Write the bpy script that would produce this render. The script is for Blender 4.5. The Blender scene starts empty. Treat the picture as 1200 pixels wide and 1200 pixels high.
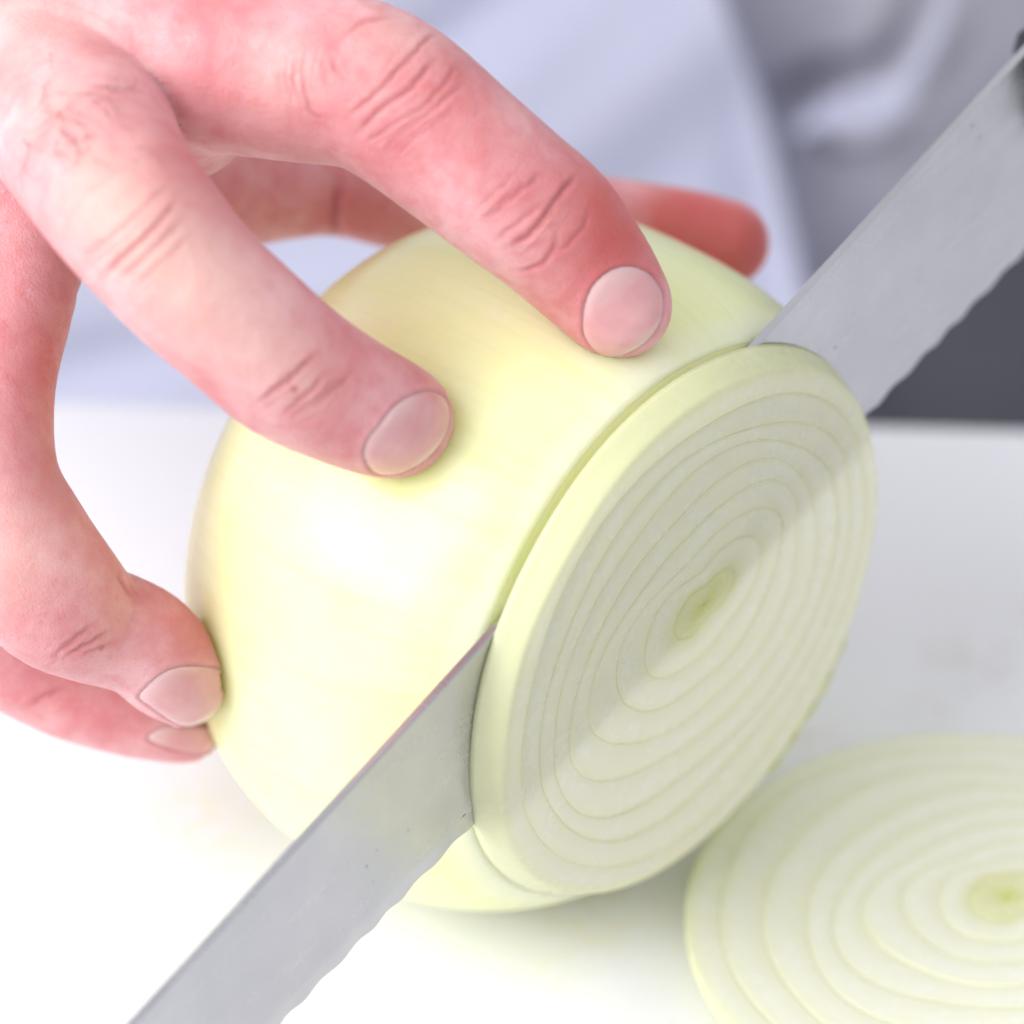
import bpy, bmesh, math, random
import numpy as np
from mathutils import Vector, Matrix

random.seed(7)
rng = np.random.default_rng(11)
scene = bpy.context.scene
col = scene.collection

# ------------------------------------------------------------------ camera
ELEV = math.radians(35.0)
D = 0.60                      # camera to onion centre plane (m)
FRAME = 0.15                  # metres across the frame at that plane
S = FRAME / 1200.0
AX = np.array((1.0, 0.0, 0.0))
AU = np.array((0.0, math.sin(ELEV), math.cos(ELEV)))
AB = np.array((0.0, -math.cos(ELEV), math.sin(ELEV)))
OC = np.array((0.0, 0.0, 0.0522))                 # onion centre
AIM = OC - 10 * S * AX + 56 * S * AU
CAM = AIM + D * AB

def ray(px, py):
    return (px - 600) * S * AX - (py - 600) * S * AU - D * AB

def P(px, py, d):
    """point seen at photo pixel (px,py), d millimetres nearer than the onion centre plane"""
    return CAM + ray(px, py) * (D - d * 0.001) / D

def on_plane(px, py, p0, nrm):
    r = ray(px, py)
    t = np.dot(np.asarray(p0) - CAM, nrm) / np.dot(r, nrm)
    return CAM + r * t

cam_d = bpy.data.cameras.new('camera')
cam = bpy.data.objects.new('camera', cam_d)
col.objects.link(cam)
m = Matrix.Identity(4)
for i in range(3):
    m[i][0] = AX[i]; m[i][1] = AU[i]; m[i][2] = AB[i]; m[i][3] = CAM[i]
cam.matrix_world = m
cam_d.sensor_width = 36.0
cam_d.lens = 36.0 * D / FRAME
cam_d.clip_start = 0.02
cam_d.clip_end = 50.0
cam_d.dof.use_dof = True
cam_d.dof.focus_distance = D - 0.040
cam_d.dof.aperture_fstop = 9.0
scene.camera = cam

# ------------------------------------------------------------------ light
world = bpy.data.worlds.new('World')
scene.world = world
world.use_nodes = True
wb = world.node_tree.nodes['Background']
wb.inputs[0].default_value = (0.94, 0.95, 1.0, 1.0)
wb.inputs[1].default_value = 0.86

def area_lamp(name, direction, dist, size, watts, colour):
    l = bpy.data.lights.new(name, 'AREA')
    l.shape = 'RECTANGLE'
    l.size = size[0]; l.size_y = size[1]
    l.energy = watts
    l.color = colour
    o = bpy.data.objects.new(name, l)
    col.objects.link(o)
    dv = Vector(direction).normalized()
    o.location = Vector(OC) + dv * dist
    o.rotation_euler = dv.to_track_quat('Z', 'Y').to_euler()
    return o

area_lamp('window_light', (-0.74, -0.40, 0.60), 1.0, (0.70, 0.70), 12.0, (1.0, 0.99, 0.97))

scene.view_settings.view_transform = 'Standard'
scene.view_settings.look = 'None'
scene.view_settings.exposure = 0.0
scene.view_settings.gamma = 1.0
scene.view_settings.use_curve_mapping = False
scene.cycles.use_denoising = True
scene.cycles.max_bounces = 8
scene.cycles.diffuse_bounces = 4
scene.cycles.glossy_bounces = 3
scene.cycles.use_adaptive_sampling = True
scene.cycles.adaptive_threshold = 0.03
scene.cycles.transparent_max_bounces = 8
scene.cycles.transmission_bounces = 6
scene.cycles.sample_clamp_indirect = 8.0

# ------------------------------------------------------------------ helpers
def tag(o, label=None, cat=None, group=None, kind=None):
    if label: o['label'] = label
    if cat: o['category'] = cat
    if group: o['group'] = group
    if kind: o['kind'] = kind
    return o

def empty(name, loc=(0, 0, 0)):
    o = bpy.data.objects.new(name, None)
    o.empty_display_size = 0.02
    o.location = loc
    col.objects.link(o)
    return o

def mesh_np(name, verts, faces, mat, parent=None, smooth=True):
    """verts in world coordinates; object keeps its origin at the world origin unless parented"""
    me = bpy.data.meshes.new(name)
    verts = np.asarray(verts, dtype=np.float64)
    if parent is not None:
        off = np.array(world_loc(parent))
        verts = verts - off
    if isinstance(faces, np.ndarray):
        nf, k = faces.shape
        me.vertices.add(len(verts)); me.vertices.foreach_set('co', verts.astype(np.float32).ravel())
        me.loops.add(nf * k); me.loops.foreach_set('vertex_index', faces.astype(np.int32).ravel())
        me.polygons.add(nf)
        me.polygons.foreach_set('loop_start', np.arange(0, nf * k, k, dtype=np.int32))
        me.update(calc_edges=True)
    else:
        me.from_pydata([tuple(v) for v in verts], [], faces)
    if mat: me.materials.append(mat)
    if smooth:
        me.polygons.foreach_set('use_smooth', np.ones(len(me.polygons), dtype=bool))
    me.validate()
    me.update()
    o = bpy.data.objects.new(name, me)
    col.objects.link(o)
    if parent is not None:
        o.parent = parent
    return o

def world_loc(o):
    v = Vector(o.location)
    p = o.parent
    while p is not None:
        v = v + Vector(p.location); p = p.parent
    return v

def attr(me, name, vals):
    a = me.attributes.new(name, 'FLOAT', 'POINT')
    a.data.foreach_set('value', np.asarray(vals, dtype=np.float32))

def grid_faces(nu, nv, wrap_u=False, wrap_v=False):
    f = []
    for i in range(nu if wrap_u else nu - 1):
        for j in range(nv if wrap_v else nv - 1):
            a = i * nv + j; b = ((i + 1) % nu) * nv + j
            c = ((i + 1) % nu) * nv + (j + 1) % nv; d = i * nv + (j + 1) % nv
            f.append((a, b, c, d))
    return f

class Mat:
    def __init__(self, name):
        self.m = bpy.data.materials.new(name); self.m.use_nodes = True
        self.nt = self.m.node_tree; self.N = self.nt.nodes; self.L = self.nt.links
        self.b = self.N['Principled BSDF']; self.out = self.N['Material Output']
    def new(self, t, **kw):
        n = self.N.new(t)
        for k, v in kw.items():
            if k.startswith('i_'):
                n.inputs[k[2:].replace('_', ' ')].default_value = v
            else:
                setattr(n, k, v)
        return n
    def link(self, a, b): self.L.new(a, b)
    def set(self, **kw):
        for k, v in kw.items():
            self.b.inputs[k.replace('_', ' ')].default_value = v
    def coord(self): return self.new('ShaderNodeTexCoord').outputs['Object']
    def attr(self, name): return self.new('ShaderNodeAttribute', attribute_name=name).outputs['Fac']
    def noise(self, vec, scale, detail=4, rough=0.55, scl=None):
        if scl is not None:
            mp = self.new('ShaderNodeMapping'); mp.inputs['Scale'].default_value = scl
            self.link(vec, mp.inputs['Vector']); vec = mp.outputs[0]
        n = self.new('ShaderNodeTexNoise'); n.inputs['Scale'].default_value = scale
        n.inputs['Detail'].default_value = detail; n.inputs['Roughness'].default_value = rough
        self.link(vec, n.inputs['Vector']); return n.outputs['Fac']
    def ramp(self, fac, stops):
        r = self.new('ShaderNodeValToRGB')
        e = r.color_ramp.elements
        while len(e) < len(stops): e.new(0.5)
        for q, (p, c) in zip(e, stops):
            q.position = p; q.color = (c[0], c[1], c[2], 1.0)
        self.link(fac, r.inputs['Fac']); return r.outputs['Color']
    def rng(self, fac, a, b, c, d):
        r = self.new('ShaderNodeMapRange')
        r.inputs[1].default_value = a; r.inputs[2].default_value = b
        r.inputs[3].default_value = c; r.inputs[4].default_value = d
        self.link(fac, r.inputs[0]); return r.outputs[0]
    def mix(self, fac, a, b, mode='MIX'):
        x = self.new('ShaderNodeMix', data_type='RGBA', blend_type=mode)
        for s, v in ((x.inputs['Factor'], fac), (x.inputs['A'], a), (x.inputs['B'], b)):
            if isinstance(v, (int, float)): s.default_value = v
            elif isinstance(v, tuple): s.default_value = (v[0], v[1], v[2], 1.0)
            else: self.link(v, s)
        return x.outputs['Result']
    def math(self, op, a, b=0.0):
        x = self.new('ShaderNodeMath', operation=op)
        for s, v in ((x.inputs[0], a), (x.inputs[1], b)):
            if isinstance(v, (int, float)): s.default_value = v
            else: self.link(v, s)
        return x.outputs[0]
    def bump(self, h, dist, strength=1.0, chain=None):
        bp = self.new('ShaderNodeBump'); bp.inputs['Distance'].default_value = dist
        bp.inputs['Strength'].default_value = strength
        self.link(h, bp.inputs['Height'])
        if chain is not None: self.link(chain, bp.inputs['Normal'])
        return bp.outputs['Normal']
    def col(self, c): self.link(c, self.b.inputs['Base Color'])
    def nrm(self, n): self.link(n, self.b.inputs['Normal'])

# ------------------------------------------------------------------ materials
def mat_board():
    M = Mat('white_plastic'); v = M.coord()
    n1 = M.noise(v, 26, 3); n2 = M.noise(v, 90, 2)
    base = M.mix(M.rng(n1, 0.60, 0.78, 0, 0.6), (0.83, 0.83, 0.86), (0.80, 0.77, 0.70))
    geo = M.new('ShaderNodeNewGeometry').outputs['Position']
    for (px, py, r, amt, cc) in ((1135, 775, 0.009, 0.55, (0.62, 0.58, 0.52)), (1080, 830, 0.006, 0.4, (0.66, 0.60, 0.54)), (250, 955, 0.012, 0.45, (0.82, 0.78, 0.55)),
                             (95, 975, 0.006, 0.4, (0.84, 0.82, 0.58)), (700, 1075, 0.010, 0.5, (0.80, 0.74, 0.50)), (960, 870, 0.004, 0.45, (0.70, 0.52, 0.46)), (640, 1130, 0.006, 0.35, (0.84, 0.82, 0.60))):
        c0 = on_plane(px, py, (0, 0, 0), np.array((0.0, 0.0, 1.0)))
        ds = M.new('ShaderNodeVectorMath', operation='DISTANCE'); M.link(geo, ds.inputs[0]); ds.inputs[1].default_value = tuple(c0)
        f = M.math('MULTIPLY', M.rng(ds.outputs['Value'], 0.0, r * 1.3, amt, 0.0), M.rng(M.noise(v, 260, 4), 0.40, 0.62, 0.0, 1.0))
        base = M.mix(f, base, cc)
    M.col(base)
    sc1 = M.noise(v, 60, 2, 0.5, (1.0, 14.0, 1.0)); sc2 = M.noise(v, 60, 2, 0.5, (12.0, 1.3, 1.0))
    h = M.math('ADD', M.rng(sc1, 0.62, 0.72, 0, 1), M.rng(sc2, 0.64, 0.72, 0, 1))
    M.nrm(M.bump(h, 0.0001, 0.25, M.bump(n2, 0.0003, 0.25)))
    M.set(Roughness=0.55)
    M.b.inputs['Specular IOR Level'].default_value = 0.3
    return M.m

def mat_table():
    M = Mat('brushed_steel_table'); v = M.coord()
    n = M.noise(v, 40, 4, 0.5, (1, 30, 1))
    M.col(M.ramp(n, [(0.3, (0.45, 0.45, 0.46)), (0.7, (0.55, 0.55, 0.56))]))
    M.set(Metallic=1.0, Roughness=0.38)
    return M.m

def mat_onion():
    M = Mat('onion_flesh_outer'); v = M.coord()
    ang = M.attr('ang'); zz = M.attr('zed')
    cmb = M.new('ShaderNodeCombineXYZ'); M.link(M.math('MULTIPLY', ang, 6.0), cmb.inputs[0]); M.link(zz, cmb.inputs[1])
    fib = M.noise(cmb.outputs[0], 0.9, 3, 0.5)
    fib2 = M.noise(cmb.outputs[0], 4.0, 3, 0.6)
    big = M.noise(v, 32, 3)
    c = M.ramp(big, [(0.30, (0.83, 0.89, 0.43)), (0.55, (0.87, 0.90, 0.53)), (0.75, (0.91, 0.925, 0.68))])
    c = M.mix(M.rng(fib, 0.45, 0.75, 0, 0.30), c, (0.80, 0.84, 0.38))
    c = M.mix(M.rng(fib2, 0.5, 0.75, 0, 0.10), c, (0.93, 0.93, 0.78))
    cm3 = M.new('ShaderNodeCombineXYZ'); M.link(M.math('MULTIPLY', ang, 26.0), cm3.inputs[0]); M.link(M.math('MULTIPLY', zz, 0.7), cm3.inputs[1])
    fib3 = M.noise(cm3.outputs[0], 1.0, 4, 0.6)
    c = M.mix(M.rng(fib3, 0.50, 0.70, 0, 0.45), c, (0.76, 0.83, 0.38))
    c = M.mix(M.rng(M.attr('rim'), 0.0, 1.0, 0, 0.30), c, (0.92, 0.93, 0.76))
    M.col(c)
    h = M.math('ADD', fib, M.math('ADD', M.math('MULTIPLY', fib2, 0.4), M.math('MULTIPLY', fib3, 0.4)))
    M.nrm(M.bump(h, 0.00030, 0.25, M.bump(M.noise(v, 900, 2), 0.00006, 0.2)))
    M.set(Roughness=0.33, Subsurface_Weight=0.9, Subsurface_Scale=0.010, IOR=1.4)
    M.b.inputs['Subsurface Radius'].default_value = (1.0, 0.95, 0.45)
    M.link(M.rng(M.noise(v, 140, 4), 0.3, 0.7, 0.16, 0.26), M.b.inputs['Roughness'])
    return M.m

def mat_slice(name, tint=(0.96, 0.93, 0.74), trans=0.14, clear=0.26):
    M = Mat(name); v = M.coord()
    e = M.attr('edge'); s = M.attr('side'); core = M.attr('core')
    n1 = M.noise(v, 220, 4); n2 = M.noise(v, 1100, 3)
    pol = M.new('ShaderNodeCombineXYZ'); M.link(M.math('MULTIPLY', M.attr('ang'), 40.0), pol.inputs[0])
    M.link(M.math('MULTIPLY', M.attr('wid'), 1.2), pol.inputs[1]); M.link(M.attr('ringid'), pol.inputs[2])
    fibre = M.noise(pol.outputs[0], 1.0, 3, 0.6)
    c = M.mix(M.rng(n1, 0.35, 0.7, 0, 0.7), tint, (0.96, 0.96, 0.90))
    c = M.mix(M.rng(M.attr('wid'), 0.15, 1.0, 0.0, 0.55), c, (0.82, 0.81, 0.62))
    c = M.mix(M.rng(fibre, 0.46, 0.74, 0, 0.28), c, (0.86, 0.87, 0.68))
    c = M.mix(M.math('MULTIPLY', M.math('POWER', e, 1.2), 0.42), c, (0.83, 0.84, 0.48))
    c = M.mix(M.math('MULTIPLY', s, 0.8), c, (0.87, 0.90, 0.56))
    c = M.mix(M.math('MULTIPLY', core, M.rng(n1, 0.3, 0.6, 0.6, 1.0)), c, (0.66, 0.68, 0.14))
    M.col(c)
    M.nrm(M.bump(n2, 0.0002, 0.08, M.bump(n1, 0.0005, 0.10, M.bump(fibre, 0.0002, 0.12))))
    M.set(IOR=1.36); M.link(M.rng(n1, 0.35, 0.65, 0.12, 0.34), M.b.inputs['Roughness'])
    tr = M.new('ShaderNodeBsdfTranslucent'); M.link(c, tr.inputs['Color'])
    mx = M.new('ShaderNodeMixShader'); mx.inputs[0].default_value = trans
    M.link(M.b.outputs[0], mx.inputs[1]); M.link(tr.outputs[0], mx.inputs[2])
    tp = M.new('ShaderNodeBsdfTransparent')
    tp.inputs[0].default_value = (0.98, 0.98, 0.90, 1)
    m2 = M.new('ShaderNodeMixShader'); M.link(M.math('MAXIMUM', M.math('MULTIPLY', M.attr('free'), clear), M.math('MULTIPLY', M.attr('back'), 0.92)), m2.inputs[0])
    M.link(mx.outputs[0], m2.inputs[1]); M.link(tp.outputs[0], m2.inputs[2])
    M.link(m2.outputs[0], M.out.inputs['Surface'])
    return M.m

def mat_blade():
    M = Mat('blade_steel'); v = M.coord()
    uv = M.new('ShaderNodeCombineXYZ'); M.link(M.attr('along'), uv.inputs[0]); M.link(M.attr('height'), uv.inputs[1])
    grind = M.noise(uv.outputs[0], 90, 4, 0.6, (22.0, 1.2, 1.0)); sm = M.noise(v, 60, 4)
    smear = M.noise(uv.outputs[0], 60, 4, 0.6, (0.5, 3.0, 1.0)); sp = M.noise(v, 700, 1, 0.3)
    c = M.ramp(sm, [(0.3, (0.50, 0.50, 0.53)), (0.7, (0.57, 0.57, 0.59))])
    c = M.mix(M.rng(smear, 0.55, 0.75, 0, 0.35), c, (0.66, 0.66, 0.64))
    c = M.mix(M.rng(sp, 0.79, 0.82, 0, 0.7), c, (0.18, 0.14, 0.13))
    M.col(c); M.set(Metallic=1.0)
    r = M.math('ADD', M.rng(smear, 0.35, 0.75, 0.14, 0.30), M.rng(grind, 0.3, 0.7, 0.0, 0.07))
    M.link(r, M.b.inputs['Roughness'])
    M.nrm(M.bump(grind, 0.00002, 0.35, M.bump(sm, 0.0004, 0.25)))
    return M.m

def mat_handle():
    M = Mat('black_handle'); v = M.coord()
    n = M.noise(v, 300, 3)
    M.col(M.ramp(n, [(0.3, (0.012, 0.012, 0.014)), (0.7, (0.022, 0.022, 0.025))]))
    M.set(Roughness=0.42); M.nrm(M.bump(n, 0.0002, 0.3))
    return M.m

def mat_skin():
    M = Mat('skin'); v = M.coord()
    red = M.attr('red'); pale = M.attr('pale'); spot = M.attr('spot'); cr = M.attr('crease')
    n1 = M.noise(v, 70, 4); n2 = M.noise(v, 320, 4); n3 = M.noise(v, 1500, 2)
    c = M.ramp(n1, [(0.34, (0.66, 0.27, 0.29)), (0.5, (0.74, 0.375, 0.395)), (0.66, (0.81, 0.48, 0.505))])
    c = M.mix(M.rng(n2, 0.45, 0.72, 0, 0.50), c, (0.66, 0.20, 0.225))
    c = M.mix(M.rng(pale, 0, 1, 0, 0.75), c, (0.84, 0.60, 0.52))
    c = M.mix(M.rng(red, 0, 1, 0, 0.85), c, (0.60, 0.11, 0.10))
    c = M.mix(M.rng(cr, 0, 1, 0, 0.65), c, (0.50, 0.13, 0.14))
    c = M.mix(M.rng(spot, 0.2, 1, 0, 0.9), c, (0.42, 0.10, 0.05))
    M.col(c)
    vo = M.new('ShaderNodeTexVoronoi'); vo.inputs['Scale'].default_value = 1700
    vo.feature = 'DISTANCE_TO_EDGE'; M.link(v, vo.inputs['Vector'])
    vf = M.rng(vo.outputs['Distance'], 0.0, 0.25, 0, 1)
    cw = M.new('ShaderNodeCombineXYZ'); al = M.attr('along'); sx = M.new('ShaderNodeSeparateXYZ'); M.link(v, sx.inputs[0])
    M.link(M.math('MULTIPLY', al, 1500.0), cw.inputs[0]); M.link(M.math('MULTIPLY', sx.outputs[0], 130.0), cw.inputs[1]); M.link(M.math('MULTIPLY', sx.outputs[2], 130.0), cw.inputs[2])
    wr = M.noise(cw.outputs[0], 1.0, 3, 0.6)
    wr = M.math('MULTIPLY', wr, M.rng(M.attr('knuckle'), 0, 1, 0.30, 1.0))
    b0 = M.bump(wr, 0.00028, 0.75)
    b = M.bump(vf, 0.00009, 0.45, M.bump(n3, 0.00015, 0.5, M.bump(n2, 0.0006, 0.4, b0)))
    M.nrm(b)
    M.set(Subsurface_Weight=0.9, Subsurface_Scale=0.0022, IOR=1.4)
    M.b.inputs['Subsurface Radius'].default_value = (1.0, 0.36, 0.22)
    M.b.inputs['Specular IOR Level'].default_value = 0.42
    M.link(M.rng(n2, 0.3, 0.7, 0.36, 0.50), M.b.inputs['Roughness'])
    return M.m

def mat_nail():
    M = Mat('fingernail'); v = M.coord()
    tip = M.attr('tip'); lune = M.attr('lune')
    c = M.ramp(M.noise(v, 200, 3), [(0.3, (0.66, 0.32, 0.33)), (0.7, (0.72, 0.40, 0.41))])
    c = M.mix(M.math('MULTIPLY', lune, 0.45), c, (0.80, 0.64, 0.63))
    c = M.mix(M.math('MULTIPLY', tip, 0.8), c, (0.80, 0.66, 0.54))
    M.col(c)
    M.nrm(M.bump(M.noise(v, 500, 2), 0.00008, 0.3))
    M.set(Roughness=0.24, Subsurface_Weight=0.6, Subsurface_Scale=0.0015, Coat_Weight=0.3, Coat_Roughness=0.15)
    M.b.inputs['Subsurface Radius'].default_value = (1.0, 0.4, 0.3)
    return M.m

def mat_cloth(name, a, b, weave=1400, rough=0.85):
    M = Mat(name); v = M.coord()
    n = M.noise(v, 14, 2); w = M.noise(v, weave, 0)
    M.col(M.ramp(n, [(0.3, a), (0.7, b)]))
    M.nrm(M.bump(w, 0.0004, 0.4))
    M.set(Roughness=rough)
    M.b.inputs['Specular IOR Level'].default_value = 0.2
    return M.m

def mat_plain(name, c, rough=0.6):
    M = Mat(name); n = M.noise(M.coord(), 200, 3)
    M.col(M.mix(M.rng(n, 0.3, 0.7, 0, 0.4), c, tuple(x * 0.7 for x in c)))
    M.set(Roughness=rough); return M.m

BOARD = mat_board(); TABLE = mat_table(); ONION = mat_onion()
SLICE = mat_slice('onion_ring_flesh')
SLICE2 = mat_slice('onion_ring_flesh_pale', (0.95, 0.95, 0.80), 0.10, 0.10)
BLADE = mat_blade(); HANDLE = mat_handle(); SKIN = mat_skin(); NAIL = mat_nail()
JACKET = mat_cloth('lavender_white_cotton', (0.60, 0.615, 0.78), (0.65, 0.665, 0.82))
JACKET_SHADED = mat_cloth('shaded_jacket_cotton', (0.40, 0.395, 0.47), (0.47, 0.465, 0.53))  # jacket cotton with the under panel's shade put into its colour
DARK = mat_cloth('charcoal_cotton', (0.085, 0.087, 0.105), (0.115, 0.117, 0.138))
HAIR = mat_plain('dark_body_hair', (0.03, 0.018, 0.012), 0.6)

# ------------------------------------------------------------------ table and board
Z = np.array((0.0, 0.0, 1.0))
eL = on_plane(150, 469, (0, 0, 0), Z); eR = on_plane(1150, 498, (0, 0, 0), Z)
ex = (eR - eL) / np.linalg.norm(eR - eL)          # along the far edge
ey = np.array((-ex[1], ex[0], 0.0))               # away from the camera
def rounded_slab(name, cx, cy, wx, wy, z0, z1, bev, mat, parent=None):
    bm = bmesh.new()
    bmesh.ops.create_cube(bm, size=1.0)
    for vv in bm.verts:
        p = eL + ex * (cx + vv.co.x * wx) + ey * (cy + vv.co.y * wy)
        vv.co = (p[0], p[1], z0 if vv.co.z < 0 else z1)
    bmesh.ops.recalc_face_normals(bm, faces=bm.faces)
    bmesh.ops.bevel(bm, geom=list(bm.edges), offset=bev, segments=4, profile=0.5, affect='EDGES')
    me = bpy.data.meshes.new(name); bm.to_mesh(me); bm.free()
    me.materials.append(mat)
    for p in me.polygons: p.use_smooth = True
    o = bpy.data.objects.new(name, me); col.objects.link(o)
    if parent: o.parent = parent
    return o
board = rounded_slab('cutting_board', 0.09, -0.165, 0.52, 0.33, -0.018, 0.0, 0.0022, BOARD)
tag(board, 'white plastic cutting board under the onion, with faint stains and scratches', 'cutting board')
table = rounded_slab('table_top', 0.09, -0.31, 1.1, 0.60, -0.058, -0.0182, 0.003, TABLE)
tag(table, kind='structure')

# ------------------------------------------------------------------ onion geometry
YAW = math.radians(43.0)
AN = np.array((math.cos(YAW), -math.sin(YAW), 0.0))     # stem axis, points out of the cut face
AH = np.array((math.sin(YAW), math.cos(YAW), 0.0))
AK = Z
OR, OH, OHB, OP = 0.0519, 0.0455, 0.0405, 2.35
ZC = 0.0294                                             # where the knife cuts
TH = 0.0042                                             # slice thickness
def rho(z):
    z = np.asarray(z, float)
    return OR * np.maximum(1e-6, 1 - (np.abs(z) / np.where(z > 0, OH, OHB)) ** OP) ** (1 / OP)
def rise(z):
    """the cut end of this onion sits a little high"""
    return 0.0036 * (np.maximum(z, 0) / 0.0290) ** 2

def onion_pt(r, phi, z):
    """phi measured from AH towards up, in the cut plane"""
    return OC + np.outer(r * np.cos(phi), AH) + np.outer(r * np.sin(phi) + rise(z), AK) + np.outer(z, AN)

def lump(phi):
    return 1 + 0.006 * np.sin(2 * phi + 0.7) + 0.004 * np.sin(3 * phi + 2.0) + 0.0025 * np.sin(7 * phi + 1.0)

# knife lines in the cut plane
PC = OC + AN * (ZC + 0.0008)
def st(px, py):
    p = on_plane(px, py, PC, AN) - OC
    return np.array((p @ AH, p @ AK))
sp0, sp1 = st(176, 1175), st(1200, 58)
ed0, ed1 = st(334, 1200), st(1200, 300)
edir = (ed1 - ed0) / np.linalg.norm(ed1 - ed0)
enor = np.array((-edir[1], edir[0]))                    # towards the spine
def above_edge(s, t):
    return (s - ed0[0]) * enor[0] + (t - ed0[1]) * enor[1]
def bend(q):
    """how far the half cut slice is pushed out, q metres above the cutting edge"""
    q = np.maximum(q, 0)
    return 0.0003 * np.minimum(1, q / 0.002) + 0.0011 * np.tanh(q / 0.016)

onion = empty('onion', (OC[0], OC[1], 0.0))
tag(onion, 'peeled pale yellow onion held on its side, half sliced through by the knife', 'onion')

def build_body():
    nphi, nz = 160, 70
    u = np.linspace(0, 1, nz)
    zz = -OHB * 0.9995 + (ZC + OHB * 0.9995) * (1 - np.cos(u * math.pi * 0.80)) / (1 - math.cos(math.pi * 0.80))
    phi = np.linspace(0, 2 * math.pi, nphi, endpoint=False)
    V, ang, zed, rim = [], [], [], []
    for p in phi:
        r = rho(zz) * lump(p)
        # the thin outermost layer ends a few millimetres short of the cut
        lim = ZC - 0.0042 + 0.0008 * math.sin(3 * p + 1) + 0.0004 * math.sin(11 * p)
        step = np.clip((zz - lim) / 0.0012, 0, 1)
        r = r - 0.00015 * step
        r = r + 0.0005 * np.exp(-((zz - ZC) / 0.0012) ** 2) * 0
        V.append(onion_pt(r, np.full(nz, p), zz)); ang.append(np.full(nz, p)); zed.append(zz / OH); rim.append(step)
    # cut face with its rings as low relief
    fr = np.linspace(1, 0.03, 60)
    nf = len(fr)
    F = grid_faces(nphi, nz, wrap_u=True)
    V = np.concatenate(V); base = len(V)
    cap = []
    for p in phi:
        r = rho(ZC) * lump(p) * fr
        dz = -0.00035 * np.abs(np.cos(fr * 9 * math.pi)) ** 8
        dz[0] = 0
        cap.append(onion_pt(r - 0.00015, np.full(nf, p), ZC + dz - 1e-5))
    cap = np.concatenate(cap)
    F += [(a + base, d + base, c + base, b + base)[::-1] for a, b, c, d in grid_faces(nphi, nf, wrap_u=True)]
    V = np.concatenate([V, cap])
    F.append([base + i * nf + nf - 1 for i in range(nphi)])
    F.append([i * nz for i in range(nphi)][::-1])
    # stitch rim of shell to rim of cap
    for i in range(nphi):
        j = (i + 1) % nphi
        F.append((i * nz + nz - 1, j * nz + nz - 1, base + j * nf, base + i * nf))
    o = mesh_np('outer_layer', V, F, ONION, onion)
    bm = bmesh.new(); bm.from_mesh(o.data); bmesh.ops.recalc_face_normals(bm, faces=bm.faces); bm.to_mesh(o.data); bm.free()
    n = len(o.data.vertices)
    fa = np.zeros(n); fz = np.ones(n); fm = np.ones(n)
    fa[:base] = np.concatenate(ang); fz[:base] = np.concatenate(zed); fm[:base] = np.concatenate(rim)
    fa = np.minimum(fa, 2 * math.pi - fa)
    attr(o.data, 'ang', fa); attr(o.data, 'zed', fz); attr(o.data, 'rim', fm)
    return o
build_body()

def ring_shape(fracs, k, phi, ecc, tilt, off):
    """outline radius fraction and centre for ring boundary k"""
    f = fracs[k]
    e = ecc * (1 - f) ** 1.3
    r = 1 + e * np.cos(2 * (phi - tilt)) + 0.012 * (1 + 5 * (1 - f)) * np.sin(3 * phi + k * 0.9) + 0.007 * (1 + 3 * (1 - f)) * np.sin(5 * phi + k * 1.9 + 1)
    return f * r, off * (1 - f)

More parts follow.
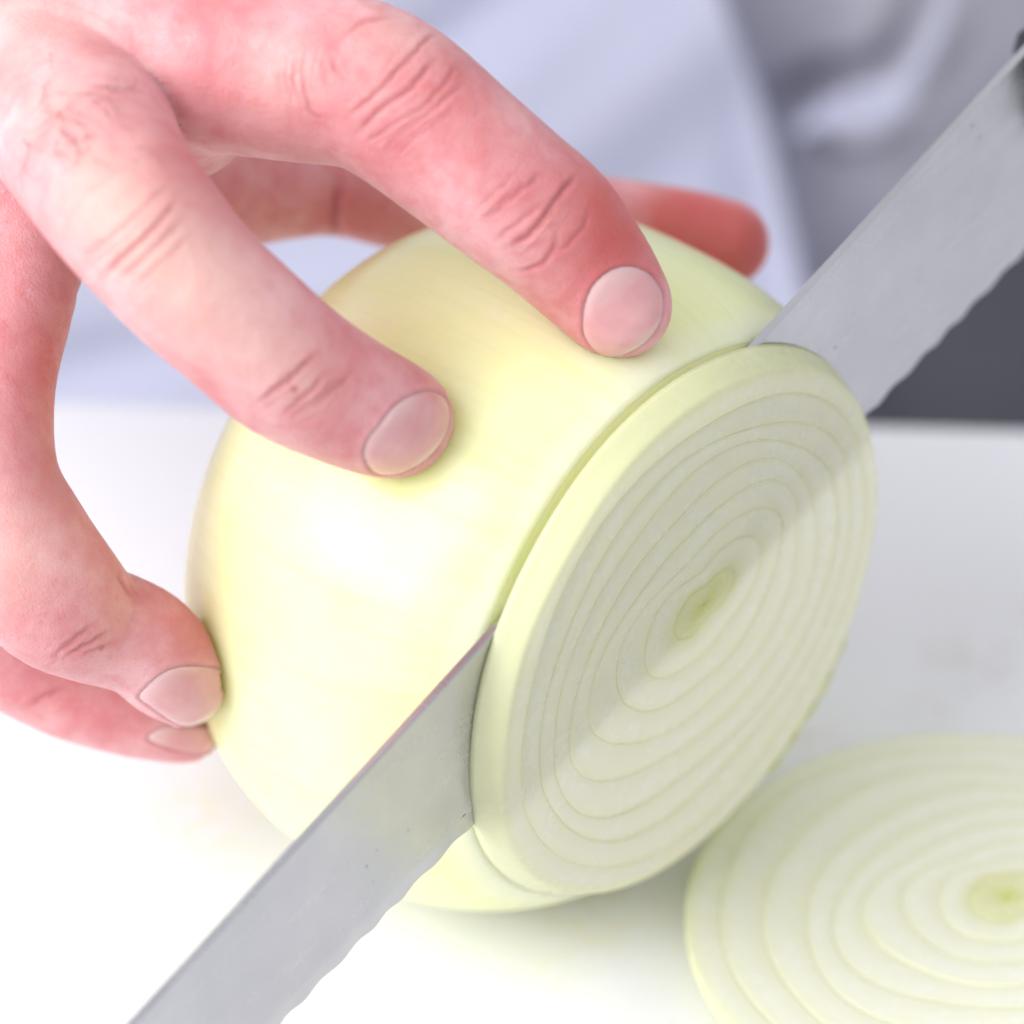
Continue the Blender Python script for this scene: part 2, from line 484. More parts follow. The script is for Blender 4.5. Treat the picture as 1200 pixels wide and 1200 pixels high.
def build_rings(parent, pt, rbase, fracs, z0, z1, mat, ecc, tilt, off, seed, prof, outer_lump, proud=0.00010, backfun=None):
    """pt(x, y, z, f) -> world points ; one mesh per ring"""
    g = np.random.default_rng(seed)
    nphi = 112
    phi = np.linspace(0, 2 * math.pi, nphi, endpoint=False)
    for k in range(len(fracs)):
        core = k == len(fracs) - 1
        ro, co = ring_shape(fracs, k, phi, ecc, tilt, off)
        if k == 0: ro = outer_lump(phi); co = off * 0
        ro = ro * rbase + (0.00005 if k else 0)
        dz = g.uniform(-1, 1) * proud
        tx, ty = g.uniform(-1, 1, 2) * 0.002
        if core:
            ri, ci = ro * 0.02, co
        else:
            ri, ci = ring_shape(fracs, k + 1, phi, ecc, tilt, off)
            ri = ri * rbase - 0.00005
        sec = []           # (w 0 outer..1 inner, z, edge, side)
        for q in np.linspace(0, 1, 6):
            sec.append((0.0, z0 + (z1 - (0.0004 if k == 0 else 0.0001) - z0) * q, 0.6, 1.0 if k == 0 else 0.0, 0))
        for w, dzz, e in ((0.03, 0.00003, 1.0), (0.10, 0.00007, 0.85), (0.25, 0.00008, 0.4), (0.5, 0.00004, 0.0), (0.78, 0.0, 0.3), (0.93, -0.00002, 0.7), (0.985, -0.00003, 1.0)):
            if k == 0: dzz -= 0.0002 * max(0, 1 - w / 0.22) ** 2
            sec.append((w, z1 + dzz, e, 0.7 * max(0, 1 - w / 0.45) if k == 0 else 0.0, 1))
        for q in np.linspace(1, 0, 5):
            sec.append((1.0, z0 + (z1 - 0.0002 - z0) * q, 0.8, 0.0, 0))
        for w in (0.8, 0.5, 0.2):
            sec.append((w, z0, 0.2, 0.0, 2))
        ns = len(sec)
        V, E, Sd, Cr, Bk, Fe = [], [], [], [], [], []
        for (w, z, e, sd, top) in sec:
            sc = prof(z)
            xo, yo = co[0] + ro * np.cos(phi), co[1] + ro * np.sin(phi)
            xi, yi = ci[0] + ri * np.cos(phi), ci[1] + ri * np.sin(phi)
            x = (xo * (1 - w) + xi * w) * sc; y = (yo * (1 - w) + yi * w) * sc
            zz = np.full(nphi, z) + (0 if top == 2 or z <= z0 + 1e-6 else 1) * (dz * (1 if k else 0.3) + tx * x * 0.6 + ty * y * 0.6) * (z - z0) / (z1 - z0)
            if top == 1:
                zz = zz + 0.00003 * np.sin(9 * phi + k)
            V.append(pt(x, y, zz)); E.append(np.full(nphi, e)); Sd.append(np.full(nphi, sd))
            bk = 1.0 if (backfun is not None and (top == 2 or (w in (0.0, 1.0) and k and z < z1 - 0.001))) else 0.0
            Fe.append(backfun(x, y) if backfun is not None else np.full(nphi, 0.15))
            Bk.append(bk * backfun(x, y) if bk else np.zeros(nphi))
            Cr.append(np.full(nphi, (0.45 + 0.35 * w) if core else (0.40 * w ** 2 if k == len(fracs) - 2 else (0.08 * w if k == len(fracs) - 3 else 0.0))))
        V = np.stack(V, 1).reshape(-1, 3)
        o = mesh_np('ring' if not core else 'core', V, grid_faces(nphi, ns, True, True), mat, parent)
        bm = bmesh.new(); bm.from_mesh(o.data); bmesh.ops.recalc_face_normals(bm, faces=bm.faces); bm.to_mesh(o.data); bm.free()
        attr(o.data, 'edge', np.stack(E, 1).ravel()); attr(o.data, 'side', np.stack(Sd, 1).ravel())
        attr(o.data, 'back', np.stack(Bk, 1).ravel()); attr(o.data, 'free', np.stack(Fe, 1).ravel())
        attr(o.data, 'wid', np.tile(np.array([q[0] for q in sec]), nphi)); attr(o.data, 'ringid', np.full(len(V), k * 3.7 + seed))
        attr(o.data, 'ang', np.repeat(np.minimum(phi, 2 * math.pi - phi), ns)); attr(o.data, 'core', np.stack(Cr, 1).ravel())

# the half cut slice, still joined to the onion below the cutting edge
half = empty('cut_slice', (0, 0, 0)); half.parent = onion
half.location = (0, 0, 0)
tag(half, 'round slice still joined to the onion at its foot, rings showing')
def half_pt(x, y, z):
    q = above_edge(x, y + float(rise(ZC)))
    return OC + np.outer(x, AH) + np.outer(y + float(rise(ZC)), AK) + np.outer(z + bend(q), AN)
FR1 = [1.0, 0.905, 0.80, 0.715, 0.60, 0.49, 0.375, 0.255, 0.125]
RB = float(rho(ZC))
build_rings(half, half_pt, RB, FR1, ZC + 0.00005, ZC + TH, SLICE, 0.34, math.radians(14),
            np.array((0.0014, 0.0056)), 3, lambda z: 1 - 0.55 * (1 - float(rho(z)) / RB), lump,
            backfun=lambda x, y: 0.5 + 0.5 * np.tanh((above_edge(x, y + float(rise(ZC))) - 0.0005) / 0.0022))

def build_membrane():
    n, k = 40, 5
    V = []
    for i in range(n):
        u = i / (n - 1)
        ph = math.radians(-62 + 34 * u)
        w = 0.0022 * (math.sin(u * math.pi) ** 0.5) * (0.75 + 0.25 * math.sin(u * 11 + 1)) + 0.0003
        for j in range(k):
            q = j / (k - 1)
            r = RB * 0.985 + q * w
            z = ZC + TH * 0.72 - 0.0012 * q + 0.0003 * math.sin(u * 30 + q * 3)
            V.append(half_pt(np.array([r * math.cos(ph)]), np.array([r * math.sin(ph)]), np.array([z]))[0])
    o = mesh_np('torn_membrane', V, grid_faces(n, k), SLICE, half)
    m_ = len(V)
    for nm, val in (('edge', 0.7), ('side', 0.8), ('back', 0.0), ('free', 0.5), ('core', 0.15), ('wid', 0.5), ('ringid', 2.0), ('ang', 1.0)): attr(o.data, nm, np.full(m_, val))
    md = o.modifiers.new('thickness', 'SOLIDIFY'); md.thickness = 0.0004
build_membrane()

# the loose slice lying on the board
lc = on_plane(1160, 1084, (0, 0, 0.005), Z)
loose = empty('onion_slice', (lc[0], lc[1], 0.0))
tag(loose, 'loose round onion slice lying flat on the cutting board, rings and yellow core showing', 'onion slice')
def loose_pt(x, y, z):
    r = np.hypot(x, y)
    lift = 0.0002 + 0.0 * r
    return np.stack([lc[0] + x, lc[1] + y, np.zeros_like(x) + z + lift], 1)
FR2 = [1.0, 0.90, 0.765, 0.625, 0.52, 0.415, 0.31, 0.21, 0.12]
build_rings(loose, loose_pt, 0.0452, FR2, 0.0, 0.0056, SLICE2, 0.20, math.radians(35),
            np.array((0.0035, 0.0065)), 9, lambda z: 0.955 + 0.045 * math.sin(min(1, max(0, z / 0.0045)) * math.pi / 2), lump)

# ------------------------------------------------------------------ knife
knife = empty('knife', tuple(OC + AN * ZC + AH * ed0[0] + AK * ed0[1]))
tag(knife, 'long steel slicing knife with wavy edge cutting down through the onion', 'knife')
def build_knife():
    L0, L1 = -0.056, float(np.dot(ed1 - ed0, edir)) + 0.012     # along the edge from ed0
    n = 420
    xs = np.linspace(L0, L1, n)
    sdir = (sp1 - sp0) / np.linalg.norm(sp1 - sp0)
    V, sec_n, AL, HG = [], 0, [], []
    zc = ZC + 0.00012
    for i, x in enumerate(xs):
        pe = ed0 + edir * x
        # spine height above the edge at x
        a = np.array([[sdir[0], -enor[0]], [sdir[1], -enor[1]]])
        sol = np.linalg.solve(a, pe - sp0)
        hgt = sol[1]
        u = (x - L0) / 0.020
        if u < 1: hgt = hgt * (0.25 + 0.75 * math.sin(u * math.pi / 2) ** 0.7)
        # scallops along the edge
        sc = 0.00030 * math.sin(x / 0.0066 * 2 * math.pi + 0.5 * math.sin(x * 300))
        ts = 0.0012
        prof = [(0 + sc, 0.0, 0.00012), (0.0034 + sc * .3, 0.0, 0.00062), (hgt * 0.45, 0.0, 0.0009), (hgt - 0.0016, 0.0, 0.00112),
                (hgt - 0.0004, 0.0, ts), (hgt - 0.00005, 0.00012, ts - 0.00012)]
        loop = [(q, f) for q, b, f in prof] + [(q, b) for q, b, f in reversed(prof)]
        sec_n = len(loop)
        for q, dz in loop:
            p2 = pe + enor * q
            AL.append(x); HG.append(q)
            V.append(OC + AH * p2[0] + AK * p2[1] + AN * (zc + dz))
    F = grid_faces(n, sec_n, False, True)
    F.append(list(range(sec_n))); F.append([(n - 1) * sec_n + j for j in range(sec_n)][::-1])
    o = mesh_np('blade', V, F, BLADE, knife, smooth=True)
    bm = bmesh.new(); bm.from_mesh(o.data); bmesh.ops.recalc_face_normals(bm, faces=bm.faces); bm.to_mesh(o.data); bm.free()
    attr(o.data, 'along', AL); attr(o.data, 'height', HG)
    md = o.modifiers.new('edge_split', 'EDGE_SPLIT'); md.split_angle = math.radians(4)
    # handle: starts at the right border of the photograph
    h0 = st(1221, 140)
    HV = []; m_ = 26; k_ = 16
    for i in range(m_):
        u = i / (m_ - 1)
        cx = h0 + edir * (u * 0.115) + enor * (0.001 - 0.006 * math.sin(u * 2.6))
        ry = (0.0125 + 0.0015 * math.sin(u * 6.0)) * (min(1, u / 0.05 + 0.25)) * (1 if u < 0.93 else math.sqrt(max(0.05, 1 - ((u - 0.93) / 0.075) ** 2)))
        rz = 0.0085 * (min(1, u / 0.05 + 0.35)) * (1 if u < 0.93 else math.sqrt(max(0.05, 1 - ((u - 0.93) / 0.075) ** 2)))
        for j in range(k_):
            a = 2 * math.pi * j / k_
            ca, sa = math.cos(a), math.sin(a)
            ca = math.copysign(abs(ca) ** 0.7, ca); sa = math.copysign(abs(sa) ** 0.7, sa)
            p2 = cx + enor * (ry * ca)
            HV.append(OC + AH * p2[0] + AK * p2[1] + AN * (zc + 0.001 + rz * sa))
    HF = grid_faces(m_, k_, False, True)
    HF.append(list(range(k_))); HF.append([(m_ - 1) * k_ + j for j in range(k_)][::-1])
    hd = mesh_np('handle', HV, HF, HANDLE, knife)
    bm = bmesh.new(); bm.from_mesh(hd.data); bmesh.ops.recalc_face_normals(bm, faces=bm.faces); bm.to_mesh(hd.data); bm.free()
build_knife()

# ------------------------------------------------------------------ hand (signed distance field -> one mesh)
def node(px, py, d, rp):
    return np.concatenate([P(px, py, d), [rp * S * (D - d * 0.001) / D]])

FINGERS = {
 'index': [(60, 15, 34, 122), (200, 50, 42, 120), (330, 80, 47, 108), (420, 98, 50, 100), (470, 124, 51, 97), (540, 180, 51, 92),
           (600, 229, 50, 89), (645, 265, 48, 86), (690, 315, 45, 76), (718, 350, 44, 67), (725, 358, 44, 63)],
 'middle': [(55, 70, 28, 125), (88, 140, 48, 112), (130, 215, 64, 100), (160, 255, 67, 97), (220, 325, 66, 91), (280, 380, 63, 88),
            (340, 432, 59, 86), (400, 466, 55, 79), (445, 486, 51, 73), (464, 493, 49, 68)],
 'ring': [(0, 230, 24, 110), (5, 340, 36, 85), (-15, 450, 42, 80), (-15, 560, 42, 84), (18, 638, 40, 90), (62, 696, 37, 86),
          (103, 728, 33, 72), (133, 738, 31, 69), (168, 753, 29, 66), (198, 781, 26, 62), (214, 797, 24, 54)],
 'little': [(-120, 380, 14, 90), (-120, 520, 18, 72), (-90, 680, 16, 68), (-10, 755, 12, 62), (70, 805, 8, 57), (140, 834, 6, 50),
            (198, 849, 4, 45), (218, 851, 3, 43)],
 'thumb': [(-150, 60, 0, 150), (60, 150, 0, 110), (220, 212, -8, 85), (330, 222, -12, 60), (395, 226, -14, 50), (470, 238, -17, 55),
           (600, 250, -20, 57), (700, 262, -22, 56), (800, 275, -23, 54), (850, 285, -23, 52)],
}
PALM = [[(60, 15, 34, 122), (-420, -330, -10, 150)], [(55, 70, 28, 122), (-450, -270, -12, 150)], [(0, 230, 24, 108), (-470, -190, -18, 145)],
        [(-120, 380, 14, 92), (-480, -110, -25, 130)], [(60, 150, 0, 108), (-350, -120, -30, 140)], [(150, 100, 28, 95), (218, 138, 32, 70)],
        [(60, 180, 25, 90), (20, 250, 15, 80)], [(-440, -230, -18, 175), (-560, -300, -35, 180)]]

def resample(nodes, m=4):
    A = np.array([node(*q) for q in nodes])
    A2 = np.vstack([2 * A[0] - A[1], A, 2 * A[-1] - A[-2]])
    out = []
    for i in range(1, len(A2) - 2):
        p0, p1, p2, p3 = A2[i - 1:i + 3]
        for t in np.linspace(0, 1, m, endpoint=False):
            out.append(0.5 * (2 * p1 + (p2 - p0) * t + (2 * p0 - 5 * p1 + 4 * p2 - p3) * t * t + (3 * p1 - p0 - 3 * p2 + p3) * t ** 3))
    out.append(A[-1])
    return np.array(out)
CH = {k: resample(v) for k, v in FINGERS.items()}
PL = [np.array([node(*q) for q in seg]) for seg in PALM]

def seg_d(p, a, b):
    ab = b[:3] - a[:3]; l2 = float(ab @ ab) + 1e-12
    pa = p - a[:3].astype(np.float32)
    t = np.clip(pa @ ab.astype(np.float32) / l2, 0, 1)
    q = pa - t[:, None] * ab.astype(np.float32)
    return np.sqrt(np.einsum('ij,ij->i', q, q)) - (a[3] + (b[3] - a[3]) * t)
def smin(a, b, k):
    h = np.maximum(k - np.abs(a - b), 0) / k
    return np.minimum(a, b) - h * h * k * 0.25
def onion_sdf(p):
    q = p - OC.astype(np.float32)
    z = q @ AN.astype(np.float32)
    r = np.sqrt((q @ AH.astype(np.float32)) ** 2 + (q @ AK.astype(np.float32)) ** 2)
    f = ((r / OR) ** OP + (np.abs(z) / np.where(z > 0, OH, OHB)) ** OP) ** (1 / OP)
    return (f - 1) * np.sqrt(r * r + z * z) / np.maximum(f, 1e-6)
def hand_sdf(p):
    p = p.astype(np.float32)
    palm = None
    for s in PL:
        d = seg_d(p, s[0], s[1])
        palm = d if palm is None else smin(palm, d, 0.010)
    out = palm
    for k, c in CH.items():
        pad = c[:, 3].max() + 0.013
        mk = ((p > (c[:, :3].min(0) - pad)) & (p < (c[:, :3].max(0) + pad))).all(1)
        f = np.full(len(p), 0.05, np.float32)
        ids = np.nonzero(mk)[0]
        if len(ids) == 0: continue
        pm = p[ids]; fm = f[ids]
        for i in range(len(c) - 1):
            fm = np.minimum(fm, seg_d(pm, c[i], c[i + 1]))
        f[ids] = fm
        out = np.minimum(out, smin(f, palm, 0.007)) if k != 'thumb' else smin(out, smin(f, palm, 0.008), 0.0012)
    # finger pads flatten where they press on the onion
    o = -(onion_sdf(p) + 0.0003)
    k = 0.0015
    h = np.maximum(k - np.abs(out - o), 0) / k
    return np.maximum(out, o) + h * h * k * 0.25

def sdf_chunks(p):
    return np.concatenate([hand_sdf(p[i:i + 40000]) for i in range(0, len(p), 40000)]) if len(p) else np.zeros(0, np.float32)
def sdf_grad(p):
    e = 0.0004
    g = np.stack([sdf_chunks(p + e * v) - sdf_chunks(p - e * v) for v in np.eye(3)], 1)
    return g / (np.linalg.norm(g, axis=1, keepdims=True) + 1e-12)

def build_hand_surface():
    h = 0.00078
    lo = np.array((-560 * S * 1.03, -(930 - 600) * S * 1.05, -0.050)); hi = np.array((330 * S * 1.06, (600 + 520) * S * 1.05, 0.086))
    lo[0] = (-620 - 600) * S
    hi[0] = (925 - 600) * S * 1.04
    st_ = 4
    nc = np.ceil((hi - lo) / (h * st_)).astype(int) + 1
    nf = (nc - 1) * st_ + 1
    Rm = np.stack([AX, AU, AB])
    ax = [lo[i] + np.arange(nc[i]) * h * st_ for i in range(3)]
    G = np.stack(np.meshgrid(*ax, indexing='ij'), -1).reshape(-1, 3) @ Rm + AIM
    dc = sdf_chunks(G).reshape(nc)
    # nearest-neighbour fill, then exact values in the band
    idx = [np.clip(np.round(np.arange(nf[i]) / st_).astype(int), 0, nc[i] - 1) for i in range(3)]
    vals = dc[np.ix_(*idx)].astype(np.float32)
    act = np.abs(vals) < h * st_ * 1.25
    ii = np.argwhere(act)
    pts = (lo + ii * h) @ Rm + AIM
    vals[act] = sdf_chunks(pts)
    # surface nets
    ins = vals < 0
    c = [slice(0, -1), slice(1, None)]
    cnt = np.zeros(tuple(nf - 1), np.int8)
    for a in range(2):
        for b in range(2):
            for d in range(2):
                cnt += ins[c[a], c[b], c[d]]
    mixed = (cnt > 0) & (cnt < 8)
    cells = np.argwhere(mixed)
    vid = np.full(mixed.shape, -1, np.int32); vid[mixed] = np.arange(len(cells))
    pos = np.zeros((len(cells), 3)); w = np.zeros(len(cells))
    cor = [np.array((a, b, d)) for a in range(2) for b in range(2) for d in range(2)]
    cv = {tuple(k): vals[tuple((cells + k).T)] for k in cor}
    for k in cor:
        for axn in range(3):
            if k[axn] == 0:
                k2 = k.copy(); k2[axn] = 1
                v0, v1 = cv[tuple(k)], cv[tuple(k2)]
                mm = (v0 < 0) != (v1 < 0)
                t = v0[mm] / (v0[mm] - v1[mm])
                pp = np.tile(k.astype(float), (mm.sum(), 1)); pp[:, axn] += t
                pos[mm] += pp; w[mm] += 1
    pos = (lo + (cells + pos / w[:, None]) * h) @ Rm + AIM
    quads = []
    for axn in range(3):
        s0 = [slice(1, -1)] * 3; s1 = [slice(1, -1)] * 3
        s0[axn] = slice(0, -1); s1[axn] = slice(1, None)
        a = ins[tuple(s0)]; b = ins[tuple(s1)]
        for flip, mk in ((False, a & ~b), (True, ~a & b)):
            e = np.argwhere(mk)
            off = np.ones(3, int); off[axn] = 0
            e = e + off
            o1, o2 = (axn + 1) % 3, (axn + 2) % 3
            def cid(d1, d2):
                q = e.copy(); q[:, o1] -= d1; q[:, o2] -= d2
                return vid[q[:, 0], q[:, 1], q[:, 2]]
            q4 = np.stack([cid(1, 1), cid(0, 1), cid(0, 0), cid(1, 0)], 1)
            if flip: q4 = q4[:, ::-1]
            quads.append(q4)
    quads = np.concatenate(quads)
    quads = quads[(quads >= 0).all(1)]
    return pos, quads

def trace(px, py):
    """hit points of photo pixels on the hand"""
    px = np.atleast_1d(np.asarray(px, float)); py = np.atleast_1d(np.asarray(py, float))
    r = (px - 600)[:, None] * S * AX - (py - 600)[:, None] * S * AU - D * AB
    r = r / np.linalg.norm(r, axis=1, keepdims=True)
    t = np.full(len(px), D - 0.10)
    for _ in range(60):
        d = sdf_chunks(CAM + r * t[:, None])
        t = t + np.clip(d, -0.002, 0.02) * 0.9
    ok = np.abs(d) < 0.0008
    return CAM + r * t[:, None], ok

CREASES = [  # photo polylines on the skin, width mm, depth mm
 ([(408,137),(454,96),(496,50),(512,40)], .32, .20), ([(417,156),(450,125),(483,100),(510,69)], .38, .26),
 ([(427,167),(467,142),(504,117),(537,76)], .28, .15), ([(444,179),(483,146),(525,112),(546,96)], .28, .15),
 ([(462,183),(496,154),(533,125)], .25, .12), ([(435,172),(470,150),(500,130)], .22, .10), ([(452,182),(488,152),(515,132)], .22, .10),
 ([(400,46),(425,27),(462,19)], .35, .14), ([(330,72),(327,90),(330,108)], .25, .12), ([(338,64),(335,90),(341,118)], .25, .12),
 ([(347,60),(344,90),(353,124)], .25, .13), ([(358,54),(355,95),(366,132),(388,138)], .28, .14), ([(385,56),(392,78),(406,96)], .35, .16),
 ([(392,78),(376,92)], .3, .12), ([(392,78),(412,70)], .3, .12), ([(366,60),(380,80),(384,110)], .28, .1),
 ([(570,258),(600,230),(640,200)], .32, .18), ([(592,292),(625,270),(650,235),(675,205)], .38, .30), ([(600,318),(630,311),(648,292),(652,272)], .35, .24),
 ([(580,282),(620,250),(645,232)], .3, .14), ([(650,300),(680,270),(692,245)], .32, .18), ([(560,262),(590,232),(620,205)], .25, .10),
 ([(610,300),(640,278)], .3, .14), ([(552,250),(585,220),(610,196)], .25, .08), ([(628,268),(664,262)], .3, .12), ([(640,246),(668,236)], .25, .1),
 ([(120,322),(165,281),(210,232)], .38, .20), ([(142,327),(180,291),(215,256)], .32, .14), ([(98,300),(140,270),(200,212)], .30, .10),
 ([(158,335),(196,300),(225,272)], .28, .10), ([(110,312),(150,276),(190,238)], .25, .07),
 ([(300,474),(340,441),(372,414)], .36, .22), ([(325,492),(360,461),(384,434)], .32, .18), ([(360,482),(395,451),(416,434)], .32, .16),
 ([(335,492),(372,466),(400,440)], .28, .12), ([(308,480),(330,462)], .3, .12), ([(345,500),(385,478)], .28, .1), ([(318,452),(352,425)], .25, .09),
 ([(62,769),(86,750),(112,727)], .34, .18), ([(75,770),(101,754),(130,738)], .32, .20), ([(60,780),(75,755),(95,742)], .28, .12),
 ([(90,772),(115,758),(135,752)], .28, .12), ([(138,664),(144,684),(158,704)], .45, .22), ([(150,676),(156,694),(170,708)], .35, .12),
 ([(30,830),(60,812),(80,808)], .4, .18), ([(395,212),(392,240),(396,275)], .7, .5),
 ([(660,185),(690,200),(700,215)], .25, .06), ([(250,300),(285,330)], .25, .04),
]
# skin blotches, some painting in shadow, backlight and knuckle highlights: px, py, radius px, strength
RED = [(640,255,62,.40), (480,95,85,.25), (700,320,48,.40), (395,440,52,.22), (505,430,36,.40), (110,590,52,.50), (55,440,60,.75), (112,752,34,.3), (690,220,50,.35), (560,130,60,.25), (620,350,50,.25), (880,290,45,1.0), (790,250,60,.8), (730,240,60,.6), (180,130,60,.25),
       (215,190,70,.45), (840,285,75,.95), (740,265,80,.55), (300,240,80,.35), (440,250,60,.4), (225,740,40,.35), (150,660,40,.3), (560,160,70,.15), (60,840,60,.25)]
PALE = [(130,230,70,.85), (250,345,80,.65), (200,300,60,.4), (40,30,90,.4), (20,620,70,.4), (300,420,50,.35), (330,90,55,.35), (60,120,60,.4), (465,40,40,.5), (345,430,40,.35), (380,470,35,.3), (20,680,60,.3), (120,730,30,.3), (650,265,24,.35)]
SPOTS = [(345,456,0.55,.9), (119,760,0.6,.8), (330,440,1.1,.30), (510,69,0.35,.5), (446,395,.3,.5), (570,252,.3,.6), (155,40,.6,.3), (95,20,.7,.3), (680,402,.4,-.2)]
NAILS = {   # photo outline, direction towards the free edge
 'middle': ([(426,533),(430,515),(444,497),(460,477),(480,463),(503,458),(520,464),(527,480),(524,502),(510,525),(490,543),(465,555),(443,556),(432,548)], (.72,.69)),
 'index': ([(682,380),(686,352),(697,331),(714,317),(735,311),(757,317),(771,331),(777,350),(773,375),(758,396),(737,411),(714,418),(697,412),(686,398)], (.62,.78)),
 'ring': ([(162,817),(172,803),(187,790),(205,782),(228,780),(250,782),(263,786),(266,800),(262,822),(250,838),(232,848),(212,850),(192,840),(175,828)], (.55,.83)),
 'little': ([(173,866),(180,857),(192,852),(212,851),(232,851),(248,852),(254,862),(248,874),(234,882),(215,881),(195,876)], (.75,.6)),
}
def closed_spline(pts, m):
    pts = np.array(pts, float); n = len(pts); out = []
    for u in np.linspace(0, n, m, endpoint=False):
        i = int(u); t = u - i
        p0, p1, p2, p3 = pts[(i - 1) % n], pts[i % n], pts[(i + 1) % n], pts[(i + 2) % n]
        out.append(0.5 * (2 * p1 + (p2 - p0) * t + (2 * p0 - 5 * p1 + 4 * p2 - p3) * t * t + (3 * p1 - p0 - 3 * p2 + p3) * t ** 3))
    return np.array(out)
def poly_dist(p, line):
    d = np.full(len(p), 9.0)
    for a, b in zip(line[:-1], line[1:]):
        ab = b - a; t = np.clip((p - a) @ ab / (ab @ ab + 1e-15), 0, 1)
        d = np.minimum(d, np.linalg.norm(p - a - t[:, None] * ab, axis=1))
    return d
def densify(pts, step=6):
    out = []
    pts = [np.array(q, float) for q in pts]
    if len(pts) > 2:
        A = [2 * pts[0] - pts[1]] + pts + [2 * pts[-1] - pts[-2]]
        for i in range(1, len(A) - 2):
            p0, p1, p2, p3 = A[i - 1:i + 3]
            for t in np.linspace(0, 1, max(2, int(np.linalg.norm(p2 - p1) / step)), endpoint=False):
                out.append(0.5 * (2 * p1 + (p2 - p0) * t + (2 * p0 - 5 * p1 + 4 * p2 - p3) * t * t + (3 * p1 - p0 - 3 * p2 + p3) * t ** 3))
    else:
        for t in np.linspace(0, 1, 8): out.append(pts[0] * (1 - t) + pts[1] * t)
    out.append(pts[-1])
    return np.array(out)

person = empty('person', (0.0, 0.26, -0.40))
tag(person, 'person in a pale chef jacket holding the onion with bent fingers and thumb', 'person')

